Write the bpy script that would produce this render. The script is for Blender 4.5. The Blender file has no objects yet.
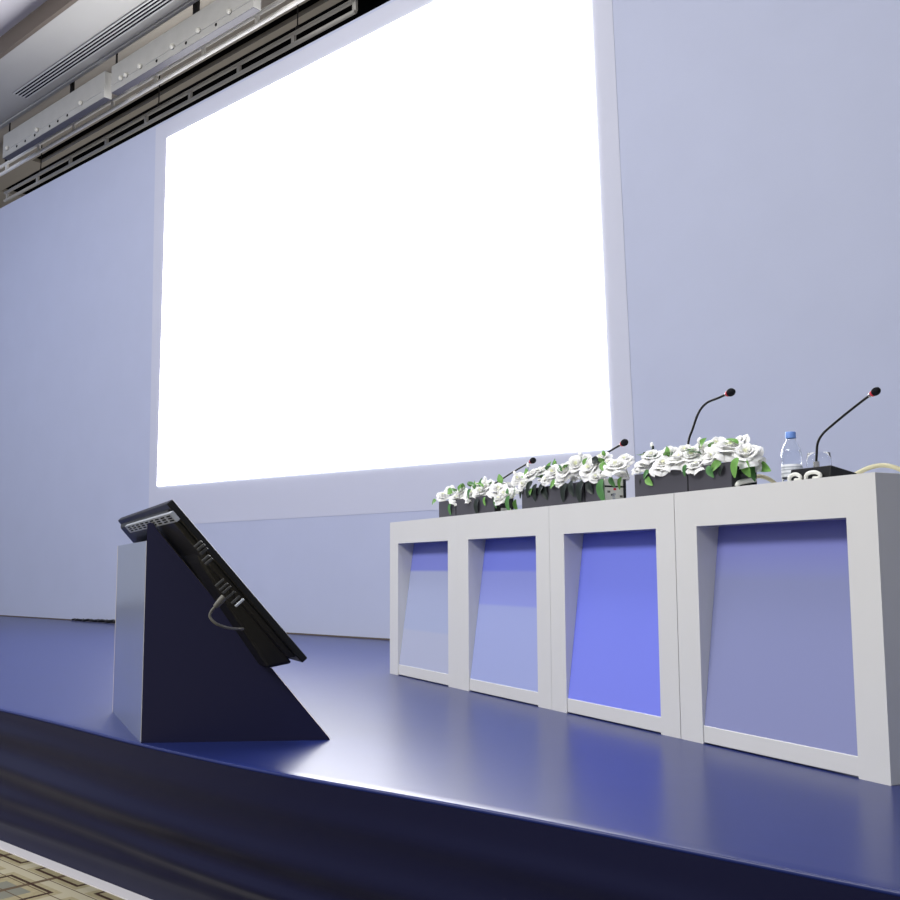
import bpy, math, random
from mathutils import Vector, Matrix
C = bpy.context.scene.collection
rnd = random.Random(7)
PI = math.pi

# ------------------------------------------------------------------ camera
F, YAW, PITCH, ROLL, H = 1032.2, .7416, .1138, -.0048, .5322
cy, sy, cp, sp = math.cos(YAW), math.sin(YAW), math.cos(PITCH), math.sin(PITCH)
FW = Vector((-sy*cp, cy*cp, sp)); R0 = Vector((cy, sy, 0)); U0 = R0.cross(FW)
RT = R0*math.cos(ROLL) + U0*math.sin(ROLL); UP = U0*math.cos(ROLL) - R0*math.sin(ROLL)
EYE = Vector((0, 0, H))
cd = bpy.data.cameras.new('camera'); cam = bpy.data.objects.new('camera', cd); C.objects.link(cam)
cd.sensor_width = 36; cd.lens = 36*F/900; cd.clip_start = .05; cd.clip_end = 200
m = Matrix((RT, UP, -FW)).transposed().to_4x4(); m.translation = EYE
cam.matrix_world = m
bpy.context.scene.camera = cam

def ray(x, y): return FW + RT*((x-450)/F) - UP*((y-450)/F)
def hit(x, y, n, p0):                 # survey helper: a sight line of the photo cut with a known plane of the room
    d = ray(x, y); n = Vector(n)
    return EYE + d*(((Vector(p0)-EYE).dot(n))/d.dot(n))
def on_z(x, y, z): return hit(x, y, (0, 0, 1), (0, 0, z))
def on_y(x, y, Y): return hit(x, y, (0, 1, 0), (0, Y, 0))

# ------------------------------------------------------------------ materials
def mat(name, col, rough=.5, spec=.5, metal=0, noise=0, nscale=20, bump=0, emit=None, estr=0, trans=0, coat=0, ior=1.45):
    M = bpy.data.materials.new(name); M.use_nodes = True
    nt = M.node_tree; b = nt.nodes['Principled BSDF']
    b.inputs['Base Color'].default_value = (*col, 1); b.inputs['Roughness'].default_value = rough
    b.inputs['Specular IOR Level'].default_value = spec; b.inputs['Metallic'].default_value = metal
    b.inputs['Transmission Weight'].default_value = trans; b.inputs['IOR'].default_value = ior
    b.inputs['Coat Weight'].default_value = coat
    if emit: b.inputs['Emission Color'].default_value = (*emit, 1); b.inputs['Emission Strength'].default_value = estr
    if noise or bump:
        tc = nt.nodes.new('ShaderNodeTexCoord'); n = nt.nodes.new('ShaderNodeTexNoise')
        n.inputs['Scale'].default_value = nscale; n.inputs['Detail'].default_value = 5
        nt.links.new(tc.outputs['Object'], n.inputs['Vector'])
        if noise:
            mx = nt.nodes.new('ShaderNodeMix'); mx.data_type = 'RGBA'
            mx.inputs['A'].default_value = (*[c*(1-noise) for c in col], 1)
            mx.inputs['B'].default_value = (*[min(1, c*(1+noise)) for c in col], 1)
            nt.links.new(n.outputs['Fac'], mx.inputs['Factor']); nt.links.new(mx.outputs['Result'], b.inputs['Base Color'])
        if bump:
            bp = nt.nodes.new('ShaderNodeBump'); bp.inputs['Strength'].default_value = bump; bp.inputs['Distance'].default_value = .01
            nt.links.new(n.outputs['Fac'], bp.inputs['Height']); nt.links.new(bp.outputs['Normal'], b.inputs['Normal'])
    return M
M = {}
M['wall'] = mat('backdrop_fabric', (.53, .57, .73), .6, .3, noise=.03, nscale=3)
M['fabric'] = mat('screen_fabric', (.62, .64, .75), .6, .3)
M['lit'] = mat('projected_light', (.9, .9, .95), .6, .2, emit=(1, 1, 1), estr=7.0)
M['deck'] = mat('deck_vinyl', (.014, .024, .130), .28, .42, noise=.08, nscale=9, bump=.02)
M['skirt'] = mat('skirt_satin', (.008, .009, .036), .38, .16)
M['strip'] = mat('white_strip', (.75, .73, .76), .5)
M['white'] = mat('white_laminate', (.71, .706, .690), .22, .5, noise=.02, nscale=6)
M['navy'] = mat('navy_board', (.010, .010, .040), .45, .3)
M['gloss'] = mat('glossy_laminate', (.62, .68, .80), .16, .5, metal=.75)
M['cream'] = mat('cream_edge', (.62, .55, .48), .6)
M['black'] = mat('black_plastic', (.007, .007, .008), .4, .35)
M['hump'] = mat('black_housing', (.008, .008, .009), .4, .4, noise=.4, nscale=14)
M['screenglass'] = mat('dark_glass', (.01, .01, .012), .1, .6)
M['silver'] = mat('silver_grille', (.42, .45, .50), .45, .5)
M['port'] = mat('port_shell', (.05, .05, .05), .4)
M['grey'] = mat('grey_cable', (.12, .115, .10), .5)
M['planter'] = mat('charcoal_board', (.060, .058, .072), .45, .4)
M['planterend'] = mat('black_board', (.010, .010, .012), .25, .5)
M['rose'] = mat('white_petal', (.95, .95, .92), .6, .2)
for _n in ('Subsurface Weight',): M['rose'].node_tree.nodes['Principled BSDF'].inputs[_n].default_value = .6
M['rose'].node_tree.nodes['Principled BSDF'].inputs['Subsurface Radius'].default_value = (.02, .02, .018)
M['rose'].node_tree.nodes['Principled BSDF'].inputs['Subsurface Scale'].default_value = 1
M['rosein'] = mat('cream_petal', (.88, .90, .68), .6, .2)
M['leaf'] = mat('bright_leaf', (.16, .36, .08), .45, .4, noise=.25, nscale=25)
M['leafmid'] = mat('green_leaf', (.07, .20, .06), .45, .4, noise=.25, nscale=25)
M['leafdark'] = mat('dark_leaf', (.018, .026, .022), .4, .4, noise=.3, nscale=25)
M['red'] = mat('red_ring', (.65, .03, .06), .4)
M['foam'] = mat('foam_cover', (.012, .012, .016), .9, .2, bump=.6, nscale=400)
M['chrome'] = mat('steel', (.55, .53, .50), .25, .5, metal=1)
M['glass'] = mat('clear_glass', (.98, .99, 1), .02, .5, trans=1, ior=1.12)
M['pet'] = mat('clear_pet', (.96, .98, 1), .05, .6, trans=1, ior=1.25)
M['water'] = mat('water', (.97, .98, 1), .0, .5, trans=1, ior=1.10)
M['cap'] = mat('blue_cap', (.16, .30, .72), .4)
M['label'] = mat('white_label', (.78, .80, .84), .5)
M['cordcream'] = mat('cream_cable', (.62, .58, .38), .5)
M['cordwhite'] = mat('white_cable', (.75, .75, .70), .5)
M['ceil'] = mat('ceiling_paint', (.37, .365, .355), .8, .2, noise=.04, nscale=2)
M['ceilfar'] = mat('rear_ceiling_paint', (.36, .33, .29), .8, .2, noise=.05, nscale=2)
M['coffer'] = mat('coffer_paint', (.62, .60, .63), .8, .2)
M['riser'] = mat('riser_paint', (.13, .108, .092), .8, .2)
M['dark'] = mat('dark_void', (.010, .010, .012), .9, .1)
M['pipe'] = mat('grey_pipe', (.78, .77, .74), .45, .4)
M['pipelow'] = mat('dull_pipe', (.40, .39, .37), .5, .4)
M['board'] = mat('painted_board', (.40, .395, .375), .7, .3, noise=.10, nscale=8)
M['knob'] = mat('white_knob', (.60, .59, .54), .5)
M['vent'] = mat('vent_metal', (.50, .50, .50), .5)

def panel_mat(name, bands):            # stepped bands of blue: [(height fraction where it starts, colour), ...] on the panel's own generated height
    Mx = mat(name, bands[0][1], .35, .45); nt = Mx.node_tree; b = nt.nodes['Principled BSDF']
    tc = nt.nodes.new('ShaderNodeTexCoord'); s = nt.nodes.new('ShaderNodeSeparateXYZ'); r = nt.nodes.new('ShaderNodeValToRGB')
    nt.links.new(tc.outputs['Generated'], s.inputs[0]); nt.links.new(s.outputs['Z'], r.inputs[0]); nt.links.new(r.outputs[0], b.inputs['Base Color'])
    el = r.color_ramp.elements
    for i, (p, c) in enumerate(bands):
        e = el[i] if i < 2 else el.new(p)
        e.position = p; e.color = (*c, 1)
    return Mx

def carpet():
    Mx = mat('patterned_carpet', (.4, .36, .25), .95, .1); nt = Mx.node_tree; b = nt.nodes['Principled BSDF']
    N, L = nt.nodes.new, nt.links.new
    tc = N('ShaderNodeTexCoord'); s = N('ShaderNodeSeparateXYZ'); L(tc.outputs['Object'], s.inputs[0])
    def mth(op, a, bb=None):
        n = N('ShaderNodeMath'); n.operation = op
        for i, v in enumerate((a, bb)):
            if v is None: continue
            if isinstance(v, (int, float)): n.inputs[i].default_value = v
            else: L(v, n.inputs[i])
        return n.outputs[0]
    def tri(v, per, off=0):            # distance from the nearest grid line in units of the period
        return mth('ABSOLUTE', mth('SUBTRACT', mth('FRACT', mth('ADD', mth('DIVIDE', v, per), off)), .5))
    X, Y = s.outputs['X'], s.outputs['Y']
    big = mth('MAXIMUM', tri(X, .40), tri(Y, .30, .3))
    frame = mth('MULTIPLY', mth('GREATER_THAN', big, .33), mth('LESS_THAN', big, .37))
    inner = mth('LESS_THAN', big, .22)
    light = mth('GREATER_THAN', big, .43)
    fine = mth('GREATER_THAN', mth('MAXIMUM', tri(X, .40, .5), tri(Y, .075)), .47)
    nz = N('ShaderNodeTexNoise'); nz.inputs['Scale'].default_value = 60; L(tc.outputs['Object'], nz.inputs['Vector'])
    cur = None
    def mix(fac, a, c):
        n = N('ShaderNodeMix'); n.data_type = 'RGBA'; L(fac, n.inputs['Factor'])
        if isinstance(a, tuple): n.inputs['A'].default_value = (*a, 1)
        else: L(a, n.inputs['A'])
        n.inputs['B'].default_value = (*c, 1); return n.outputs['Result']
    c = mix(nz.outputs['Fac'], (.22, .19, .11), (.34, .30, .19))
    c = mix(inner, c, (.17, .17, .14)); c = mix(light, c, (.36, .33, .24)); c = mix(fine, c, (.10, .07, .045)); c = mix(frame, c, (.045, .026, .02))
    L(c, b.inputs['Base Color']); return Mx
M['carpet'] = carpet()

# ------------------------------------------------------------------ mesh helpers
class MB:
    def __init__(s): s.v = []; s.f = []; s.sm = []; s.mi = []
    def add(s, vs, fs, smooth=False, mi=0, T=None):
        o = len(s.v)
        s.v += [tuple(T @ Vector(p)) if T else tuple(p) for p in vs]
        for f in fs: s.f.append([i+o for i in f]); s.sm.append(smooth); s.mi.append(mi)
        return s
    def box(s, a, b, mi=0, T=None):
        x0, y0, z0 = a; x1, y1, z1 = b
        vs = [(x0,y0,z0),(x1,y0,z0),(x1,y1,z0),(x0,y1,z0),(x0,y0,z1),(x1,y0,z1),(x1,y1,z1),(x0,y1,z1)]
        return s.hexa(vs, mi, T)
    def hexa(s, vs, mi=0, T=None):
        return s.add(vs, [(0,3,2,1),(4,5,6,7),(0,1,5,4),(1,2,6,5),(2,3,7,6),(3,0,4,7)], False, mi, T)
    def prism(s, pts, off, mi=0, mside=None):      # polygon extruded by a vector
        n = len(pts); a = [Vector(p) for p in pts]; b = [p+Vector(off) for p in a]
        s.add(a+b, [list(range(n))[::-1], list(range(n, 2*n))], False, mi)
        s.add(a+b, [(i, (i+1) % n, n+(i+1) % n, n+i) for i in range(n)], False, mi if mside is None else mside)
        return s
    def tube(s, pts, r, n=10, mi=0, cap=True):
        P = [Vector(p) for p in pts]; k = len(P); rs = r if isinstance(r, (list, tuple)) else [r]*k
        vs = []; up = None
        for i, p in enumerate(P):
            t = (P[min(i+1, k-1)]-P[max(i-1, 0)]).normalized()
            if up is None: up = Vector((0, 0, 1)) if abs(t.z) < .9 else Vector((1, 0, 0))
            a = t.cross(up).normalized(); b = a.cross(t).normalized(); up = b
            for j in range(n):
                q = 2*PI*j/n; vs.append(p + (a*math.cos(q)+b*math.sin(q))*rs[i])
        fs = [(i*n+j, i*n+(j+1) % n, (i+1)*n+(j+1) % n, (i+1)*n+j) for i in range(k-1) for j in range(n)]
        s.add(vs, fs, True, mi)
        if cap: s.add(vs[:n], [list(range(n))[::-1]], False, mi); s.add(vs[-n:], [list(range(n))], False, mi)
        return s
    def lathe(s, prof, n=24, c=(0, 0, 0), mi=0):
        vs = [(c[0]+r*math.cos(2*PI*j/n), c[1]+r*math.sin(2*PI*j/n), c[2]+z) for r, z in prof for j in range(n)]
        k = len(prof)
        return s.add(vs, [(i*n+j, i*n+(j+1) % n, (i+1)*n+(j+1) % n, (i+1)*n+j) for i in range(k-1) for j in range(n)], True, mi)
    def grid(s, fn, nu, nv, smooth=True, mi=0):
        vs = [fn(i/nu, j/nv) for j in range(nv+1) for i in range(nu+1)]
        w = nu+1
        return s.add(vs, [(j*w+i, j*w+i+1, (j+1)*w+i+1, (j+1)*w+i) for j in range(nv) for i in range(nu)], smooth, mi)
    def mesh(s, name, mats):
        me = bpy.data.meshes.new(name); me.from_pydata(s.v, [], s.f)
        for mm in (mats if isinstance(mats, (list, tuple)) else [mats]): me.materials.append(mm)
        me.polygons.foreach_set('use_smooth', s.sm); me.polygons.foreach_set('material_index', s.mi); me.update()
        return me
    def build(s, name, mats, parent=None, bevel=0, seg=2, solid=0):
        o = bpy.data.objects.new(name, s.mesh(name, mats)); C.objects.link(o)
        if parent: o.parent = parent
        if solid:
            q = o.modifiers.new('thick', 'SOLIDIFY'); q.thickness = solid; q.offset = -1
        if bevel:
            b = o.modifiers.new('bevel', 'BEVEL'); b.width = bevel; b.segments = seg; b.limit_method = 'ANGLE'; b.angle_limit = .7
        return o
def tag(o, label, cat, group=None, kind=None):
    o['label'] = label; o['category'] = cat
    if group: o['group'] = group
    if kind: o['kind'] = kind
    return o
def structure(o, label=None, cat=None):
    o['kind'] = 'structure'
    if label: o['label'] = label; o['category'] = cat
    return o
def thing(name, label, cat, loc=(0, 0, 0), rz=0, group=None):
    o = bpy.data.objects.new(name, None); C.objects.link(o); o.empty_display_size = .1
    o.location = loc; o.rotation_euler = (0, 0, rz)
    return tag(o, label, cat, group)
def place_mesh(name, me, parent, Mx):              # another individual of a shared mesh
    o = bpy.data.objects.new(name, me); C.objects.link(o); o.parent = parent; o.matrix_local = Mx
    return o
def spline(pts, n=6):
    P = [Vector(p) for p in pts]; out = []
    for i in range(len(P)-1):
        a, b, c, d = P[max(i-1, 0)], P[i], P[i+1], P[min(i+2, len(P)-1)]
        for k in range(n):
            t = k/n; out.append(.5*((2*b)+(c-a)*t+(2*a-5*b+4*c-d)*t*t+(3*b-a-3*c+d)*t**3))
    return out+[P[-1]]

# ------------------------------------------------------------------ the hall
WY = 5.4514; WT = 5.06; FZ = -.49
structure(MB().box((-22, -9, FZ-.1), (10, 9, FZ)).build('floor', M['carpet']), 'beige patterned hotel carpet in front of the stage', 'carpet')
structure(MB().box((-20, WY, 0), (5, WY+.1, WT)).build('wall_back', M['wall'], bevel=.004), 'tall lavender backdrop wall behind the stage', 'wall')
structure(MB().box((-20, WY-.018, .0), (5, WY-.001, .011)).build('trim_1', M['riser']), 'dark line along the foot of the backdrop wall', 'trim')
structure(MB().box((-22, 8.6, FZ), (10, 8.7, 6.2)).build('wall_rear', M['dark']), 'dark hall wall far behind the backdrop', 'wall')

# ceiling: lowered soffit band, higher rear ceiling with two dark slots, coffer towards the hall
SZ = 5.6; RZ = 5.75
b = MB()
b.box((-22, 4.20, SZ), (8, 4.34, SZ+.4)); b.box((-22, 4.34, SZ+.004), (8, 4.88, SZ+.4))
structure(b.build('ceiling', M['ceil'], bevel=.003), 'grey lowered ceiling band above the front of the stage', 'ceiling')
structure(MB().box((-22, 4.885, SZ-.012), (8, 4.925, SZ+.14)).build('trim_2', M['board'], bevel=.003), 'pale lip along the far edge of the lowered ceiling', 'trim')
b = MB()                                            # rear ceiling plate with slots cut out
s1a, s1b, s1x = 5.775, 5.90, -12.54
s2a, s2b, s2x = 5.985, 6.42, -13.75
b.box((-22, 4.925, RZ), (8, s1a, RZ+.05)); b.box((-22, s1a, RZ), (s1x, s1b, RZ+.05)); b.box((-22, s1b, RZ), (8, s2a, RZ+.05))
b.box((-22, s2b, RZ), (8, 8.6, RZ+.05))
b.box((-22, s2a, RZ), (-13.9, s2b, RZ+.05))
structure(b.build('ceiling_rear', M['ceilfar']), 'brownish higher ceiling behind the hanging pipes', 'ceiling')
structure(MB().box((-22, s1a-.1, RZ+.3), (8, s2b+.1, RZ+.35)).box((-22, s1a-.04, RZ+.05), (8, s1a, RZ+.3)).box((-22, s1b, RZ+.05), (8, s1b+.04, RZ+.3)).box((-22, s2b, RZ+.05), (8, s2b+.04, RZ+.3)).build('ceiling_slot', M['dark']), 'black inside of the long curtain slots in the ceiling', 'ceiling')
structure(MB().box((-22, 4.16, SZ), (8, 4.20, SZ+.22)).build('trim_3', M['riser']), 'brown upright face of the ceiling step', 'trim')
structure(MB().box((-22, .8, SZ+.19), (8, 4.16, SZ+.25)).build('ceiling_coffer', M['coffer']), 'raised mauve grey ceiling panel over the hall', 'ceiling')

# slot vent in the soffit
v = thing('ceiling_vent', 'long slotted air vent with dark slots in the lowered ceiling', 'vent', (-8.3, 4.70, SZ))
MB().box((-2.24, -.072, -.006), (3.5, .072, .003)).build('backing', M['dark'], v)
for k in range(5):
    y = -.072+.144*k/4
    MB().box((-2.25, y-.008, -.010), (3.5, y+.006, 0)).build('slat', M['vent'], v, bevel=.002)

# hanging boards with rods, knobs
def board(x0, x1, label, knobs, holes, rods):
    t = thing('hanging_board', label, 'hanging board', (x0, 4.95, 5.24), 0, 'boards hung under the ceiling')
    L = x1-x0
    MB().box((0, 0, 0), (L, .085, .276)).build('panel', M['board'], t, bevel=.006)
    MB().box((.004, .006, -.004), (L-.004, .079, .002)).build('underside_shade', M['planter'], t)  # dark strip painting in the shade on the board's underside
    MB().box((.01, -.004, .068), (L-.01, .001, .071)).build('seam', M['vent'], t)
    for k in knobs:
        MB().lathe([(.0, 0), (.022, 0), (.026, .012), (.020, .03), (.0, .034)], 14).build('knob', M['knob'], t).matrix_local = Matrix.Translation((k*L, 0, .078)) @ Matrix.Rotation(PI/2, 4, 'X')
    for k in holes:
        MB().lathe([(.0, .004), (.015, .004), (.015, 0)], 14).build('hole', M['dark'], t).matrix_local = Matrix.Translation((k*L, 0, .040)) @ Matrix.Rotation(PI/2, 4, 'X')
    for x, w in rods:
        MB().box((x-w, .02, .27), (x+w, .02+max(w, .012), .51)).build('hanger', M['black'], t)
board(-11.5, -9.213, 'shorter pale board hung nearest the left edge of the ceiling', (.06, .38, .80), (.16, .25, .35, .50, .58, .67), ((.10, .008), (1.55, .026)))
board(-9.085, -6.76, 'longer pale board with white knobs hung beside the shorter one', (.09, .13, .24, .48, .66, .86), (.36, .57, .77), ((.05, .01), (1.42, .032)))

# ladder shaped pipes
def ladder(label, x0, x1, y, zb, zt, r, rungs, m, hang):
    t = thing('pipe_rail', label, 'pipe rail', (x0, y, zb), 0, 'double pipe rails under the ceiling')
    MB().tube([(0, 0, 0), (x1-x0, 0, 0)], r, 12).build('lower_pipe', m, t)
    MB().tube([(0, 0, zt-zb), (x1-x0, 0, zt-zb)], r, 12).build('upper_pipe', m, t)
    for x in rungs: MB().box((x-x0-.022, -.012, 0), (x-x0+.022, .012, zt-zb)).build('rung', m, t)
    for x in hang:
        MB().tube([(x-x0, 0, zt-zb), (x-x0, 0, RZ-zb)], .006, 8).tube([(x-x0, 0, zt-zb-.01), (x-x0, 0, zt-zb+.05)], .018, 8).build('hanger', M['black'], t)
ladder('lower double pipe rail just above the top edge of the backdrop', -12.92, -6.22, 5.62, 5.268, 5.372, .020, [-12.85+.828*i for i in range(9)], M['pipelow'], (-11.95, -9.3, -7.0))
ladder('upper double pipe rail running under the hanging boards', -14.2, -5.6, 5.30, 5.372, 5.472, .021, [-12.17-.833*2+.833*i for i in range(10)], M['pipe'], (-9.2, -12.2))

# ------------------------------------------------------------------ projection screen
ps = thing('projection_screen', 'huge bright white projection screen on the backdrop wall', 'screen', (-6.2, WY, .95))
of = Vector((-6.2, WY, .95)); yf = WY-.003
fc = [on_y(155.5, 140, yf), on_y(612, 0, yf), on_y(635, 460, yf), on_y(149, 487, yf)]
k1 = (fc[0]-fc[3])/(fc[0].z-fc[3].z); k2 = (fc[1]-fc[2])/(fc[1].z-fc[2].z)
zt, zb = 5.03, .95
MB().prism([fc[0]+k1*(zt-fc[0].z)-of, fc[1]+k2*(zt-fc[1].z)-of, fc[2]+k2*(zb-fc[2].z)-of, fc[3]+k1*(zb-fc[3].z)-of], (0, .002, 0)).build('screen_fabric', M['fabric'], ps)
cor = [on_y(167, 138, WY-.010), on_y(437, .5, WY-.010), on_y(592, 0, WY-.010), on_y(610, 448, WY-.010), on_y(157, 486, WY-.010)]
tl, br, bl = cor[0], cor[3], cor[4]
tr = Vector((cor[2].x-.03, WY-.010, tl.z))
o0 = Vector((-6.2, WY, .95))
MB().prism([tl-o0, tr-o0, br-o0, bl-o0], (0, .006, 0)).build('projected_image', M['lit'], ps)

# ------------------------------------------------------------------ stage
st = thing('stage', 'low stage with glossy blue floor and dark navy skirt', 'stage', (-4, 3.6, FZ))
kx = [-20, -4.061, -3.434, -2.916, -2.255, -1.804, -1.376, -1.019, -.653, 4]
ky = [1.84, 1.832, 1.795, 1.752, 1.742, 1.780, 1.802, 1.803, 1.803, 1.803]
def edge_y(x):
    tot = w = 0
    for i in range(-6, 7):                          # small smoothing window over the surveyed edge
        q = x+i*.07; g = math.exp(-(i/3.5)**2)
        for k in range(len(kx)-1):
            if q <= kx[k+1] or k == len(kx)-2:
                t = min(1, max(0, (q-kx[k])/(kx[k+1]-kx[k]))); tot += g*(ky[k]+(ky[k+1]-ky[k])*t); w += g; break
    return tot/w
xs = [-20+i*.5 for i in range(28)]+[-6+.12*i for i in range(60)]+[1.2+.4*i for i in range(8)]
o0 = Vector((-4, 3.6, FZ))
RR = .006
prof = [(0, 0), (0, 0)]
b = MB()
rows = []
for x in xs:
    e = edge_y(x); r = [(x, WY, 0), (x, 3.4, 0), (x, 2.3, 0), (x, e+RR+.04, 0)]
    for k in range(5):
        a = PI/2*k/4; r.append((x, e+RR-RR*math.sin(a), -RR+RR*math.cos(a)))
    r.append((x, e, -.010)); r.append((x, e+.03, -.010)); rows.append([Vector(p)-o0 for p in r])
n = len(rows[0])
b.add([p for r in rows for p in r], [(i*n+j, i*n+j+1, (i+1)*n+j+1, (i+1)*n+j) for i in range(len(rows)-1) for j in range(n-1)], True)
deck = b.build('deck', M['deck'], st)
def skirt_pt(x, t):                                # t 0 top .. 1 bottom
    e = edge_y(x); z = -.008+t*(FZ+.010)
    d = .0
    for zc, amp, wd, sl in ((.20, .010, .06, .012), (.43, .030, .075, .016), (.64, .024, .055, -.010), (.80, .018, .05, .03)):
        c = zc+sl*math.sin(x*1.1+zc*9)+.03*math.sin(x*.53+zc*4)
        d += amp*(.75+.25*math.sin(x*2.1+zc*20))*math.exp(-((t-c)/wd)**2)
    d += .004*math.sin(x*4.3+t*9)*t
    d *= min(1, (1-t)*3.5)
    e = e+(1.838-e)*t**1.3
    return Vector((x, e-.003-d, z))-o0
b = MB(); NT = 36
b.add([skirt_pt(x, j/NT) for x in xs for j in range(NT+1)], [(i*(NT+1)+j, i*(NT+1)+j+1, (i+1)*(NT+1)+j+1, (i+1)*(NT+1)+j) for i in range(len(xs)-1) for j in range(NT)], True)
sk = b.build('skirt', M['skirt'], st)
MB().box((-16, -1.7, 0), (7.9, 1.8, .44)).build('platform', M['dark'], st)
structure(MB().box((-20, 1.785, FZ), (4, 1.850, FZ+.004)).build('trim_4', M['strip']), 'white strip on the carpet along the foot of the stage skirt', 'trim')
def bump_cable(label, x0, x1):
    pts = []
    k = 40
    for i in range(k+1):
        x = x0+(x1-x0)*i/k
        pts.append((x, WY-.07+.015*math.sin(i*1.3), .013+.010*(i/k)+.008*max(0, math.sin(i*2.1))))
    tag(MB().tube(pts, [.010+.010*(i/k) for i in range(k+1)], 8).build('cable', M['black']), label, 'cable')
bump_cable('black cable lying along the foot of the backdrop wall at left', -10.3, -9.0)

# ------------------------------------------------------------------ panel tables
TA = -.3656
D = Vector((math.cos(TA), math.sin(TA), 0)); N = Vector((-D.y, D.x, 0)); P0 = Vector((1, 1.8807, 0))
TH = .767
def row(x, y, v=0):                                # (u along the row, v behind the fronts, height)
    q = hit(x, y, N, P0+N*v)-P0
    return Vector((q.dot(D), q.dot(N), q.z))
def rowpos(u, v, z=0): return P0+D*u+N*v+Vector((0, 0, z))
us = [-5.188, -4.418, -3.643, -2.889, -2.098]
blues = [panel_mat('panel_blue_pale', [(0, (.44, .47, .62)), (.28, (.44, .47, .62)), (.30, (.39, .44, .63)), (.76, (.39, .43, .63)), (.78, (.21, .24, .66)), (1, (.21, .24, .66))]),
         panel_mat('panel_blue_sky', [(0, (.36, .41, .70)), (.52, (.35, .40, .71)), (.54, (.28, .32, .73)), (.76, (.27, .31, .73)), (.78, (.19, .23, .75)), (1, (.19, .23, .76))]),
         panel_mat('panel_blue_royal', [(0, (.215, .25, .84)), (.6, (.20, .24, .84)), (1, (.20, .24, .84))]),
         panel_mat('panel_blue_dusty', [(0, (.27, .29, .50)), (.72, (.26, .285, .50)), (.78, (.25, .275, .55)), (1, (.20, .215, .62))])]
tl_lab = ['white panel table farthest left in the row, beneath the smallest flower box',
          'white panel table second from the left with a sky blue front panel',
          'white panel table with the most vivid blue front panel, third from the left',
          'white panel table nearest the camera with a dusty blue front and grey end face']
for k in range(4):
    u0, u1 = us[k], us[k+1]; W = u1-u0; g = .0004
    if k == 2: g = .003
    t = thing('panel_table', tl_lab[k], 'table', rowpos(u0, 0), TA, 'white panel tables in a row')
    SW = .103; W0, W1 = g*.5, W-g; dep = .58
    c1 = W-SW+.004
    MB().prism([(W0, 0, 0), (SW, 0, 0), (SW, 0, .657), (c1, 0, .657), (c1, 0, 0), (W1, 0, 0), (W1, 0, TH), (W0, 0, TH)], (0, dep, 0)).build('frame', M['white'], t, bevel=.0012)
    MB().box((SW, .003, .004), (W-SW+.004, .03, .054)).build('bottom_rail', M['white'], t, bevel=.002)
    a, c = SW+.0005, W-SW+.0035                        # sloping blue panel: foot near the front, head set back
    MB().hexa([(a, .006, .054), (c, .006, .054), (c, .016, .054), (a, .016, .054), (a, .088, .657), (c, .088, .657), (c, .098, .657), (a, .098, .657)]).build('front_panel', blues[k], t)

# ------------------------------------------------------------------ flower boxes
def petal_fn(r0, r1, w, curl, h0, h1, ang, ruffle, ph):
    def fn(a, t):
        s = (a-.5)*2
        wid = w*(math.sin(PI*(.10+.58*t))**.7)
        r = r0+(r1-r0)*(t**1.4)
        th = ang+s*wid
        z = h0+(h1-h0)*math.sin(t*PI*.5)-curl*t**3+ruffle*math.sin(s*4+ph)*t*t
        rr = r-.16*r1*s*s*t*t; z -= .16*s*s*t*t
        return (rr*math.cos(th), rr*math.sin(th), z)
    return fn
def rose_mesh(seed):
    q = random.Random(seed); b = MB()
    for ring, (n, r0, r1, w, curl, h0, h1) in enumerate(((2, .03, .14, 1.7, 0, 0, .74), (3, .10, .30, 1.3, 0, 0, .74), (4, .16, .50, 1.05, .03, -.02, .70), (5, .22, .72, .90, .12, -.06, .62), (6, .26, .92, .74, .30, -.14, .52))):
        a0 = q.random()*6
        for i in range(n):
            b.grid(petal_fn(r0, r1*q.uniform(.88, 1.1), w, curl*q.uniform(.7, 1.3), h0, h1*q.uniform(.9, 1.08), a0+2*PI*i/n+q.uniform(-.15, .15), .015+.02*ring/2, q.random()*6), 5, 5, True, 1 if ring == 0 else 0)
    return b.mesh('rose_bloom', [M['rose'], M['rosein']])
roses = [rose_mesh(s) for s in range(5)]
def leaf_mesh(name, m, bend):
    def fn(a, t):
        s = (a-.5)*2; w = .38*math.sin(PI*min(1, t*.95+.03))**.8*(1-.35*t)
        return (s*w, t, -bend*t*t+abs(s)*.10*math.sin(PI*t)+.03*math.sin(t*7+s))
    return MB().grid(fn, 4, 8).mesh(name, m)
leaves = {'leaf': leaf_mesh('bright_leaf', M['leaf'], .30), 'leafmid': leaf_mesh('green_leaf', M['leafmid'], .35), 'leafdark': leaf_mesh('dark_leaf', M['leafdark'], .25)}
budm = MB().lathe([(0, 0), (.22, .1), (.34, .4), (.30, .75), (.12, 1.0), (0, 1.05)], 10).mesh('bud', M['rose'])
budg = MB().lathe([(0, 0), (.25, .1), (.38, .4), (.30, .75), (.12, 1.0), (0, 1.05)], 10).mesh('bud_green', M['leaf'])

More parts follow.
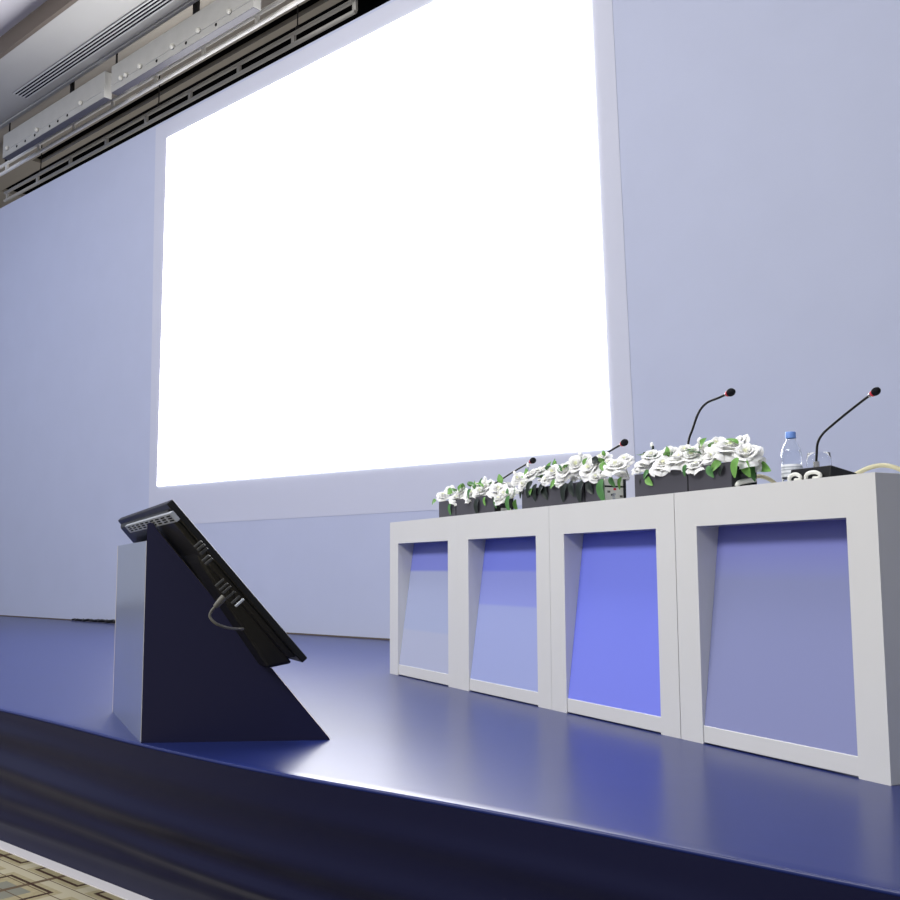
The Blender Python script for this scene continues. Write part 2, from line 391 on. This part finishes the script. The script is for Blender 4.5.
def flower_box(label, u0, u1, v0, dep, h, seams, end_mat, blooms, lv, buds, mpp, back, twig=None, seed=0):
    q = random.Random(seed)
    base = rowpos(u0, v0, TH)
    t = thing('flower_box', label, 'flower box', base, TA, 'white rose boxes along the tables')
    L = u1-u0
    def loc(px, py, v): r = row(px, py, v); return Vector((r.x-u0, r.y-v0, r.z-TH))
    b = MB(); w = .008
    b.box((0, 0, 0), (L-.006, w, h)); b.box((0, dep-w, 0), (L-.006, dep, h)); b.box((0, w, 0), (w, dep-w, h)); b.box((w, w, .0), (L-.006, dep-w, .010))
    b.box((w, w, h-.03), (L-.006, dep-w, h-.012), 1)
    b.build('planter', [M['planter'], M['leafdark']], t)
    for s in seams: MB().box((s-u0-.0025, -.0015, 0), (s-u0+.0025, .001, h)).build('seam', M['black'], t)
    e = MB().box((L-.006, 0, 0), (L, dep, h)).build('end_panel', end_mat, t)
    end_extra = e
    for (px, py, r, v) in blooms:
        p = loc(px, py, v); R = r*mpp
        tilt = Matrix.Rotation(q.uniform(.35, 1.0), 4, 'X') @ Matrix.Rotation(q.uniform(-.1, .55), 4, 'Y')
        Mx = Matrix.Translation(p-Vector((0, -.3*R, .15*R))) @ tilt @ Matrix.Rotation(q.random()*6, 4, 'Z') @ Matrix.Diagonal((R*1.2, R*1.2, R*1.1, 1))
        place_mesh('rose', q.choice(roses), t, Mx)
    for i in range(back):                           # blooms of the far side of the bunch
        R = q.uniform(.034, .042)
        p = Vector((L*(i+.5)/back+q.uniform(-.02, .02), dep*.9+q.uniform(0, .02), h+q.uniform(.015, .035)))
        place_mesh('rose', q.choice(roses), t, Matrix.Translation(p) @ Matrix.Rotation(q.uniform(-.7, -.1), 4, 'X') @ Matrix.Rotation(q.random()*6, 4, 'Z') @ Matrix.Scale(R, 4))
    for (px, py, kind, ln, ang, v) in lv:           # ang: direction the tip points as seen from the front, degrees from +x
        p = loc(px, py, v); S = ln*mpp*1.18; a = math.radians(ang)
        d = Vector((math.cos(a), -.25, math.sin(a))).normalized()
        low = p.z+min(d.z, -d.z)*S*.5-.006                # keep the tip off the table
        if low < .002: p = p+Vector((0, 0, .002-low))
        x = d.cross(Vector((0, -1, .25))).normalized(); z = x.cross(d)
        Mx = Matrix((x, d, z)).transposed().to_4x4() @ Matrix.Scale(S, 4)
        Mx.translation = p-d*S*.5
        place_mesh('leaf', leaves[kind], t, Mx)
    for i in range(9):                              # small leaves showing between the blooms
        p = Vector((L*(i+.5)/9+q.uniform(-.02, .02), dep*q.uniform(.25, .7), h+q.uniform(.035, .065)))
        d = Vector((q.uniform(-.8, .8), q.uniform(-.9, -.2), q.uniform(.2, .9))).normalized()
        x = d.cross(Vector((0, -.5, 1))).normalized(); z = x.cross(d)
        Mx = Matrix((x, d, z)).transposed().to_4x4() @ Matrix.Scale(q.uniform(.035, .05), 4); Mx.translation = p
        place_mesh('leaf', leaves[q.choice(('leaf', 'leafmid', 'leaf'))], t, Mx)
    for (px, py, ln, m) in buds:
        p = loc(px, py, dep*.5+v0); S = ln*mpp
        place_mesh('bud', m, t, Matrix.Translation(p-Vector((0, 0, S*.5))) @ Matrix.Rotation(q.uniform(-.4, .4), 4, 'Y') @ Matrix.Scale(S, 4))
        MB().tube([p-Vector((0, 0, S*.5)), Vector((p.x-.005, p.y, h-.01))], .0015, 6).build('stem', M['leafmid'], t)
    if twig:
        MB().tube(spline([loc(x, y, v0+dep*.5) for x, y in twig], 4), .004, 6).build('twig', M['leafdark'], t)
    return t
V0 = .10
fb = flower_box('smallest flower box of white roses, at the far left end of the tables', row(439, 512, V0).x, row(495, 507, V0).x, V0, .095, .088,
    [row(456, 510, V0).x], M['planterend'],
    [(442, 497, 8.5, .12), (455, 500, 9.5, .11), (461, 493, 8, .14), (478.7, 493, 8.5, .12), (470, 495, 8, .12), (487, 487, 9, .15), (496, 492, 10.5, .11), (504, 495, 8.5, .12), (511, 494, 7.5, .15), (449, 491, 7, .17), (482, 486, 7, .18), (469, 501, 5.5, .10), (499, 499, 7, .10), (476, 487, 7, .16)],
    [(433, 502, 'leaf', 9, 200, .10), (449, 491, 'leaf', 10, 160, .11), (459, 488, 'leaf', 9, 60, .12), (468, 494, 'leafmid', 10, 240, .09), (449, 509, 'leafmid', 10, 265, .09), (476, 506, 'leafdark', 14, 262, .09), (494.5, 502, 'leafmid', 9, 262, .085), (507, 506, 'leafmid', 13, 265, .11), (484, 501, 'leaf', 7, 270, .09), (480, 483, 'leafmid', 9, 80, .14), (515, 505, 'leaf', 10, 285, .16), (474, 485, 'leaf', 8, 95, .14), (507, 491, 'leafmid', 6, 120, .10)],
    [(485, 479.5, 6, budm), (483, 482, 5, budm)], .0046, 6, seed=1)
MB().box((0.562-.02, 0.03, .006), (0.5645, .08, .028)).build('end_motif', M['cordwhite'], fb).matrix_local = Matrix.Translation((row(495, 507, V0).x-row(439, 512, V0).x-.5635, 0, 0))
fb = flower_box('middle flower box of white roses with dark drooping leaves', row(522, 505, V0).x, row(605, 497, V0).x, V0, .095, .092,
    [row(585, 495, V0).x], M['cordwhite'],
    [(517, 479, 8, .15), (531, 476, 10, .12), (541, 472, 9, .15), (553, 473, 10, .12), (564, 472, 11.5, .11), (575, 466, 12, .14), (589, 470, 12, .11), (601, 460, 10, .15), (614, 469, 12.5, .11), (560, 482, 7, .10), (584, 461, 8, .17), (594, 478, 7, .10), (523, 485, 7, .11), (607, 465, 8, .13), (546, 480, 7, .10), (623, 461, 8, .18)],
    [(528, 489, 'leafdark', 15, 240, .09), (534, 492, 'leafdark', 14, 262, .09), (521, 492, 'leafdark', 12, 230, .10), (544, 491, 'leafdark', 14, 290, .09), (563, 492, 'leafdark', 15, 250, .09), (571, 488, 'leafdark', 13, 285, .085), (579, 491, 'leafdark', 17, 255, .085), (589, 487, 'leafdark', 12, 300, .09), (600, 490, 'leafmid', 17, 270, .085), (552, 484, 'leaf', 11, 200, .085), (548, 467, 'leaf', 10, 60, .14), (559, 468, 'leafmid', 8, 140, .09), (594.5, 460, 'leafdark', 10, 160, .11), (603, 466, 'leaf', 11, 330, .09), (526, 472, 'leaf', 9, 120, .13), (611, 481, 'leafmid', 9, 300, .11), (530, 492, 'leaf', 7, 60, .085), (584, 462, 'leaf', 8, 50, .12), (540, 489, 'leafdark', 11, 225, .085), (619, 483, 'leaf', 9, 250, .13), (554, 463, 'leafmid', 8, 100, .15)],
    [(581, 454, 6, budm), (528, 465, 5, budm), (604, 453, 5, budg), (555, 463, 5, budg), (515, 473, 5, budm)], .0042, 6, seed=2)
e0 = row(605, 497, V0).x-row(522, 505, V0).x
for k in range(9):                                  # small coloured flecks and dark frame printed on its pale end
    qq = random.Random(k+40)
    y, z = qq.uniform(.015, .08), qq.uniform(.005, .06)
    MB().box((e0-.001, y-.006, z-.004), (e0+.0008, y+.006, z+.004)).build('fleck', [M['red'], M['chrome'], M['cap'], M['grey']][k % 4] if k in (0,) else [M['grey'], M['silver'], M['planter']][k % 3], fb)
MB().box((e0-.001, .083, 0), (e0+.001, .0955, .092)).box((e0-.001, 0, .060), (e0+.001, .095, .066)).build('end_frame', M['planterend'], fb)
fb = flower_box('flower box with the largest white roses, beside the water bottle', row(635, 494, V0).x, row(733, 484, V0).x, V0, .098, .090,
    [row(688, 485, V0).x], M['planterend'],
    [(650, 458, 10, .13), (662, 467, 12, .11), (678, 463, 14, .11), (691, 458, 12, .13), (696, 468, 10, .10), (706, 462, 9, .13), (725, 452, 15, .12), (744, 456, 12.5, .14), (715, 446, 10, .17), (739, 444, 9, .18), (643, 466, 9, .13), (668, 454, 9, .17), (684, 452, 9, .17), (752, 463, 8, .17), (712, 458, 9, .12), (700, 451, 9, .16), (637, 471, 7, .12)],
    [(714, 466, 'leaf', 12, 200, .09), (734, 467, 'leaf', 13, 250, .09), (745, 467, 'leaf', 13, 290, .12), (752, 472, 'leafmid', 11, 270, .15), (763, 467, 'leaf', 11, 335, .18), (648, 481, 'leaf', 9, 320, .09), (638, 482, 'leafdark', 10, 260, .10), (709, 471, 'leafmid', 9, 300, .085), (702, 442, 'leaf', 8, 40, .14), (715, 450, 'leaf', 8, 0, .10), (667, 451, 'leaf', 8, 110, .14), (684, 470, 'leafmid', 8, 250, .09), (645, 474, 'leafmid', 9, 210, .09), (720, 470, 'leafdark', 8, 240, .09)],
    [(699, 441, 6, budm), (653, 471, 5, budg), (672, 449, 5, budm), (652, 445, 5, budm)], .0040, 6, twig=[(644, 453), (650, 452), (653, 449), (653, 446)], seed=3)
e3 = row(733, 484, V0).x-row(635, 494, V0).x
MB().tube(spline([(e3+.002, .012, .012), (e3+.002, .022, .024), (e3+.002, .05, .030), (e3+.002, .088, .036)], 5), .008, 8).build('end_motif', M['cordwhite'], fb)  # white curve shaped like the cable's reflection in the glossy end

# ------------------------------------------------------------------ microphones
def mic(label, pts, head, v, base_u, base_v, bl, bd, bh=.042, loops=False, rr=.0042, hs=.90):
    base = rowpos(base_u, base_v, TH)
    t = thing('microphone', label, 'microphone', base, TA, 'gooseneck microphones on the tables')
    def loc(px, py): r = row(px, py, v); return Vector((r.x-base_u, r.y-base_v, r.z-TH))
    MB().hexa([(-bl/2, 0, 0), (bl/2, 0, 0), (bl/2, bd, 0), (-bl/2, bd, 0), (-bl/2, .006, bh), (bl/2, .006, bh), (bl/2, bd, bh*.55), (-bl/2, bd, bh*.55)]).build('base', M['black'], t, bevel=.003)
    P = [loc(*p) for p in pts]
    hd = loc(*head); foot = Vector((P[0].x, P[0].y, bh*.70))
    if P[0].z > bh+.02: P = [foot]+P
    else: P[0].z = min(P[0].z, bh*.75)
    S = spline(P, 6)
    MB().tube(S, rr, 10).build('gooseneck', M['black'], t)
    MB().tube([foot, foot+Vector((0, 0, .035))], .0085, 14).build('collar', M['chrome'], t)
    d = (S[-1]-S[-3]).normalized(); end = S[-1]
    MB().tube([end-d*.010, end-d*.002, end], [.0055, .0075, .0075], 12).build('sleeve', M['chrome'], t)
    MB().tube([end-d*.001, end+d*.005], [.0115*hs, .0125*hs], 16).build('ring', M['red'], t)
    c = end+d*.004
    prof = [(0, .011), (.006, .0145), (.014, .0155), (.022, .0145), (.029, .0105), (.033, .005), (.034, .0005)]
    MB().tube([c+d*a*hs for a, _ in prof], [r*hs for _, r in prof], 16).build('foam_head', M['foam'], t)
    if loops:
        for x0, w in ((-bl*.46, .046), (-bl*.04, .056)):
            pr = [(x0, -.004, .001), (x0+.004, -.010, .016), (x0+.018, -.012, .024), (x0+w*.75, -.012, .024), (x0+w, -.010, .016), (x0+w*.9, -.010, .008), (x0+w*.55, -.009, .009)]
            MB().tube(spline(pr, 5), .0055, 10).build('cable_loop', M['cordwhite'], t)
    return t
mic('gooseneck microphone beside the bottle and glass on the nearest table', [(816.3, 462), (816.6, 455), (817.7, 443), (822.7, 434), (832.4, 425), (848.4, 411.8), (864.4, 399.3), (872, 394)], (876.5, 392), .15, -2.395, .08, .15, .105, loops=True, hs=.72, rr=.0036)
mic('tall bent gooseneck microphone rising behind the largest white roses', [(688, 446.7), (693, 428), (699, 412), (706.7, 403), (718, 398), (727.5, 393.8)], (733, 392), .30, row(684, 470, .30).x, .25, .15, .105)
mic('gooseneck microphone leaning over the right end of the middle flower box', [(585, 472), (596, 461), (606.7, 453), (622, 444)], (626, 442), .30, row(583, 476, .3).x, .25, .15, .105)
mic('gooseneck microphone behind the smallest flower box, in front of the screen', [(478, 493), (497.3, 482), (513, 472), (531, 461.6)], (535, 458), .30, row(476, 497, .3).x, .25, .15, .105)

# ------------------------------------------------------------------ bottle, glass, cables on the table
bb = row(792, 470, .27)
bt = thing('water_bottle', 'clear plastic water bottle with a blue cap beside the tumbler', 'bottle', rowpos(bb.x, .27, TH), TA)
bt.scale = (1.07, 1.07, .945)
MB().lathe([(0, .002), (.024, .002), (.029, .008), (.029, .03), (.0275, .034), (.029, .04), (.029, .085), (.0275, .09), (.0295, .10), (.030, .115), (.027, .135), (.020, .152), (.0135, .164), (.0125, .176), (.0125, .18)], 28).build('body', M['pet'], bt, solid=.0008)
MB().lathe([(.0294, .042), (.0297, .043), (.0297, .083), (.0294, .084)], 28).build('label', M['label'], bt)
for z in (.052, .064, .072):
    MB().lathe([(.0298, z), (.0299, z+.001), (.0299, z+.004), (.0298, z+.005)], 28).build('label_print', M['silver'], bt)
MB().lathe([(0, .005), (.0275, .006), (.0275, .11), (.025, .13), (.0, .131)], 24).build('water', M['water'], bt)
MB().lathe([(.0150, .172), (.0150, .190), (.0142, .193), (0, .193)], 24).build('cap', M['cap'], bt)
gg = row(819, 460, .32)
tag(MB().lathe([(0, .004), (.024, .004), (.033, .020), (.037, .05), (.037, .085), (.034, .112), (.0325, .112), (.0352, .085), (.0352, .05), (.031, .022), (.022, .010), (0, .009)], 32).build('drinking_glass', M['glass']), 'clear rounded tumbler behind the nearest microphone base', 'glass').matrix_world = Matrix.Translation(rowpos(gg.x, .32, TH)) @ Matrix.Rotation(TA, 4, 'Z')
def table_cable(label, pts, v):
    P = []
    for i, (x, y) in enumerate(pts): r = row(x, y, v+.02*i); P.append(rowpos(r.x, r.y, max(TH+.0075, r.z-.003)))
    return tag(MB().tube(spline(P, 6), .0068, 10).build('cable', M['cordcream']), label, 'cable', 'cream cables on the tables')
table_cable('cream cable arching down beside the largest flower box towards the bottle', [(744, 488), (750, 480), (757, 475.5), (765, 476.5), (772, 480), (778, 485.5)], .24)
table_cable('cream cable arching over the right end of the nearest table', [(846, 478), (858, 472), (870, 466.5), (884, 464.3), (899, 468), (910, 476)], .30)

# ------------------------------------------------------------------ monitor wedge at the stage edge
cN = on_z(141, 743, 0); tip = on_z(330, 740, 0)
Wd = Vector((-.919, .394, 0)).normalized(); e = tip-cN; SL = e.length; e.normalize()
side_n = Vector((e.y, -e.x, 0))                     # towards the camera
stn = thing('monitor_stand', 'dark navy wedge stand at the stage edge holding the tilted monitor', 'stand', cN)
def side(pname, org, tp, ap, th, inward):
    ex = (tp-org); Ln = ex.length; ex = ex/Ln
    pr = [Vector((0, 0, 0)), ex*Ln, ex*(Ln-.004)+Vector((0, 0, .008)), ex*.030+Vector((0, 0, ap-.022)), ex*.020+Vector((0, 0, ap-.004)), ex*.010+Vector((0, 0, ap)), Vector((0, 0, ap-.004))]
    return MB().prism([p+(org-cN) for p in pr], inward*th, 0, 1).build(pname, [M['navy'], M['cream']], stn)
AP = .680
side('side_panel', cN, tip, AP, .012, -side_n)
bl_ = .77
far = cN+Wd*bl_
fe = Vector((-Wd.y, Wd.x, 0)); fe = fe if fe.y > 0 else -fe
pf = [Vector((0, 0, 0)), fe*(SL-.06), fe*(SL-.064)+Vector((0, 0, .006)), fe*.062+Vector((0, 0, .596)), fe*.045+Vector((0, 0, .612)), fe*.028+Vector((0, 0, .620)), fe*.01+Vector((0, 0, .624)), Vector((0, 0, .622))]
MB().prism([p+(far-cN) for p in pf], Vector((-Wd.x, -Wd.y, 0))*.012, 0, 1).build('side_panel', [M['navy'], M['cream']], stn)
a = Wd*.013; bqv = Wd*(bl_-.013); inn = fe*.012
BH = .622
MB().hexa([a, bqv, bqv+inn, a+inn, a+Vector((0, 0, BH)), bqv+Vector((0, 0, BH)), bqv+inn+Vector((0, 0, BH)), a+inn+Vector((0, 0, BH))]).build('back_panel', M['gloss'], stn)

# the monitor itself: corner B is its near top corner
B = EYE+ray(172.5, 499)*3.0
A = hit(122, 517, (0, 0, 1), B); TW = (A-B).length; w = (A-B)/TW
Dd = hit(308, 658, w, B); TH2 = (Dd-B).length; s = (Dd-B)/TH2
nrm = s.cross(w); nrm = nrm if nrm.z > 0 else -nrm
tv = thing('monitor', 'large black flat monitor tilted face up on the wedge stand', 'monitor', B)
def q3(a, b, c): return w*a+s*b+nrm*c
def slab(a0, a1, b0, b1, c0, c1, c0b=None, ins=0):
    cb = c0 if c0b is None else c0b
    return [q3(a0+ins, b0+ins, c0), q3(a1-ins, b0+ins, c0), q3(a1-ins, b1-ins, cb), q3(a0+ins, b1-ins, cb), q3(a0, b0, c1), q3(a1, b0, c1), q3(a1, b1, c1), q3(a0, b1, c1)]
MB().hexa(slab(0, TW, 0, TH2, -.022, 0)).build('bezel', M['black'], tv, bevel=.004)
MB().hexa(slab(.018, TW-.018, .018, TH2-.022, -.002, .0012)).build('screen', M['screenglass'], tv)
MB().hexa(slab(.02, TW-.02, .015, TH2-.02, -.036, -.022, -.040, .012)).build('back_shell', M['hump'], tv, bevel=.006)
MB().hexa(slab(.06, TW-.06, .17, TH2-.004, -.046, -.034, -.098, .035)).build('back_housing', M['hump'], tv, bevel=.010, seg=3)
def tvp(px, py, c):
    p = hit(px, py, nrm, B+nrm*c)-B; return p.dot(w), p.dot(s)
g0 = tvp(173, 517, -.042); g1 = tvp(128, 530, -.042); gs = (g0[1]+g1[1])/2
gr = MB().hexa(slab(g0[0], g1[0], gs-.016, gs+.016, -.0425, -.030)).build('vent_grille', M['silver'], tv, bevel=.001)
nsl = 9
for k in range(nsl):
    x0 = g0[0]+.02+(g1[0]-g0[0]-.03)*k/nsl
    b = MB()
    for j in range(3): b.hexa(slab(x0, x0+.062, gs-.010+.008*j, gs-.006+.008*j, -.0432, -.041))
    b.build('grille_slot', M['dark'], gr)
for px, py in ((196, 546), (199, 549), (202, 553), (204, 560), (207, 563)):
    x, y = tvp(px, py, -.06); MB().hexa(slab(x-.005, x+.005, y-.004, y+.004, -.066, -.040)).build('screw', M['port'], tv, bevel=.002)
for k, (px, py) in enumerate(((217, 585), (221, 589), (224, 592), (228, 597), (233, 602), (237, 605))):
    x, y = tvp(px, py, -.07); MB().hexa(slab(x-.006, x+.006, y-.003, y+.003, -.076, -.045)).build('port', M['silver' if k == 5 else 'port'], tv, bevel=.001)

pg = hit(226, 594, nrm, B-nrm*.075)                # where the plug enters the monitor's back
def onside(px, py, o=0): return hit(px, py, side_n, pg+side_n*o)
vc = thing('video_cable', 'grey cable plugged into the back of the tilted monitor', 'cable', pg)
pts = [onside(215, 607), onside(211.5, 611), onside(210, 617), onside(216, 623.5), onside(227, 627.8, -.02), onside(235, 628.8, -.05), onside(243, 629, -.09)]
MB().tube([p-pg for p in spline(pts, 6)], .0040, 10).build('cord', M['grey'], vc)
MB().tube([onside(224, 597, -.004)-pg, onside(220, 601.5)-pg, onside(215, 607)-pg], [.010, .010, .007], 8).build('plug', M['grey'], vc)

# ------------------------------------------------------------------ light
wd = bpy.data.worlds.new('world'); bpy.context.scene.world = wd; wd.use_nodes = True
wd.node_tree.nodes['Background'].inputs[0].default_value = (.86, .90, 1, 1); wd.node_tree.nodes['Background'].inputs[1].default_value = .46
def area(name, loc, target, size, size_y, power, col):
    l = bpy.data.lights.new(name, 'AREA'); l.shape = 'RECTANGLE'; l.size = size; l.size_y = size_y; l.energy = power; l.color = col
    o = bpy.data.objects.new(name, l); C.objects.link(o); o.location = loc
    o.rotation_euler = (Vector(target)-Vector(loc)).to_track_quat('-Z', 'Y').to_euler(); return o
area('hall_light', (-4.5, -3.5, 5.6), (-3.5, 4, .8), 7, 1.5, 560, (1, .98, .95))
area('stage_wash_light', (-12, 1.2, 4.6), (-11.5, WY, 2.2), 4, .6, 50, (.55, .65, 1))

dl = area('rose_fill_light', (-2.6, 2.2, 5.3), (-2.6, 2.5, 0), 3, .8, 26, (1, 1, 1)); dl.data.spread = math.radians(75)  # overhead fill, added to whiten the roses
area('rear_ceiling_fill', (-9.5, 7.6, 2.8), (-9.5, 6.0, 5.75), 9, .8, 75, (1, .96, .9))  # unseen fill added behind the backdrop to brighten the rear ceiling and pipes
vs = bpy.context.scene.view_settings
vs.view_transform = 'Standard'; vs.look = 'None'; vs.gamma = 1; vs.exposure = 0; vs.use_curve_mapping = False
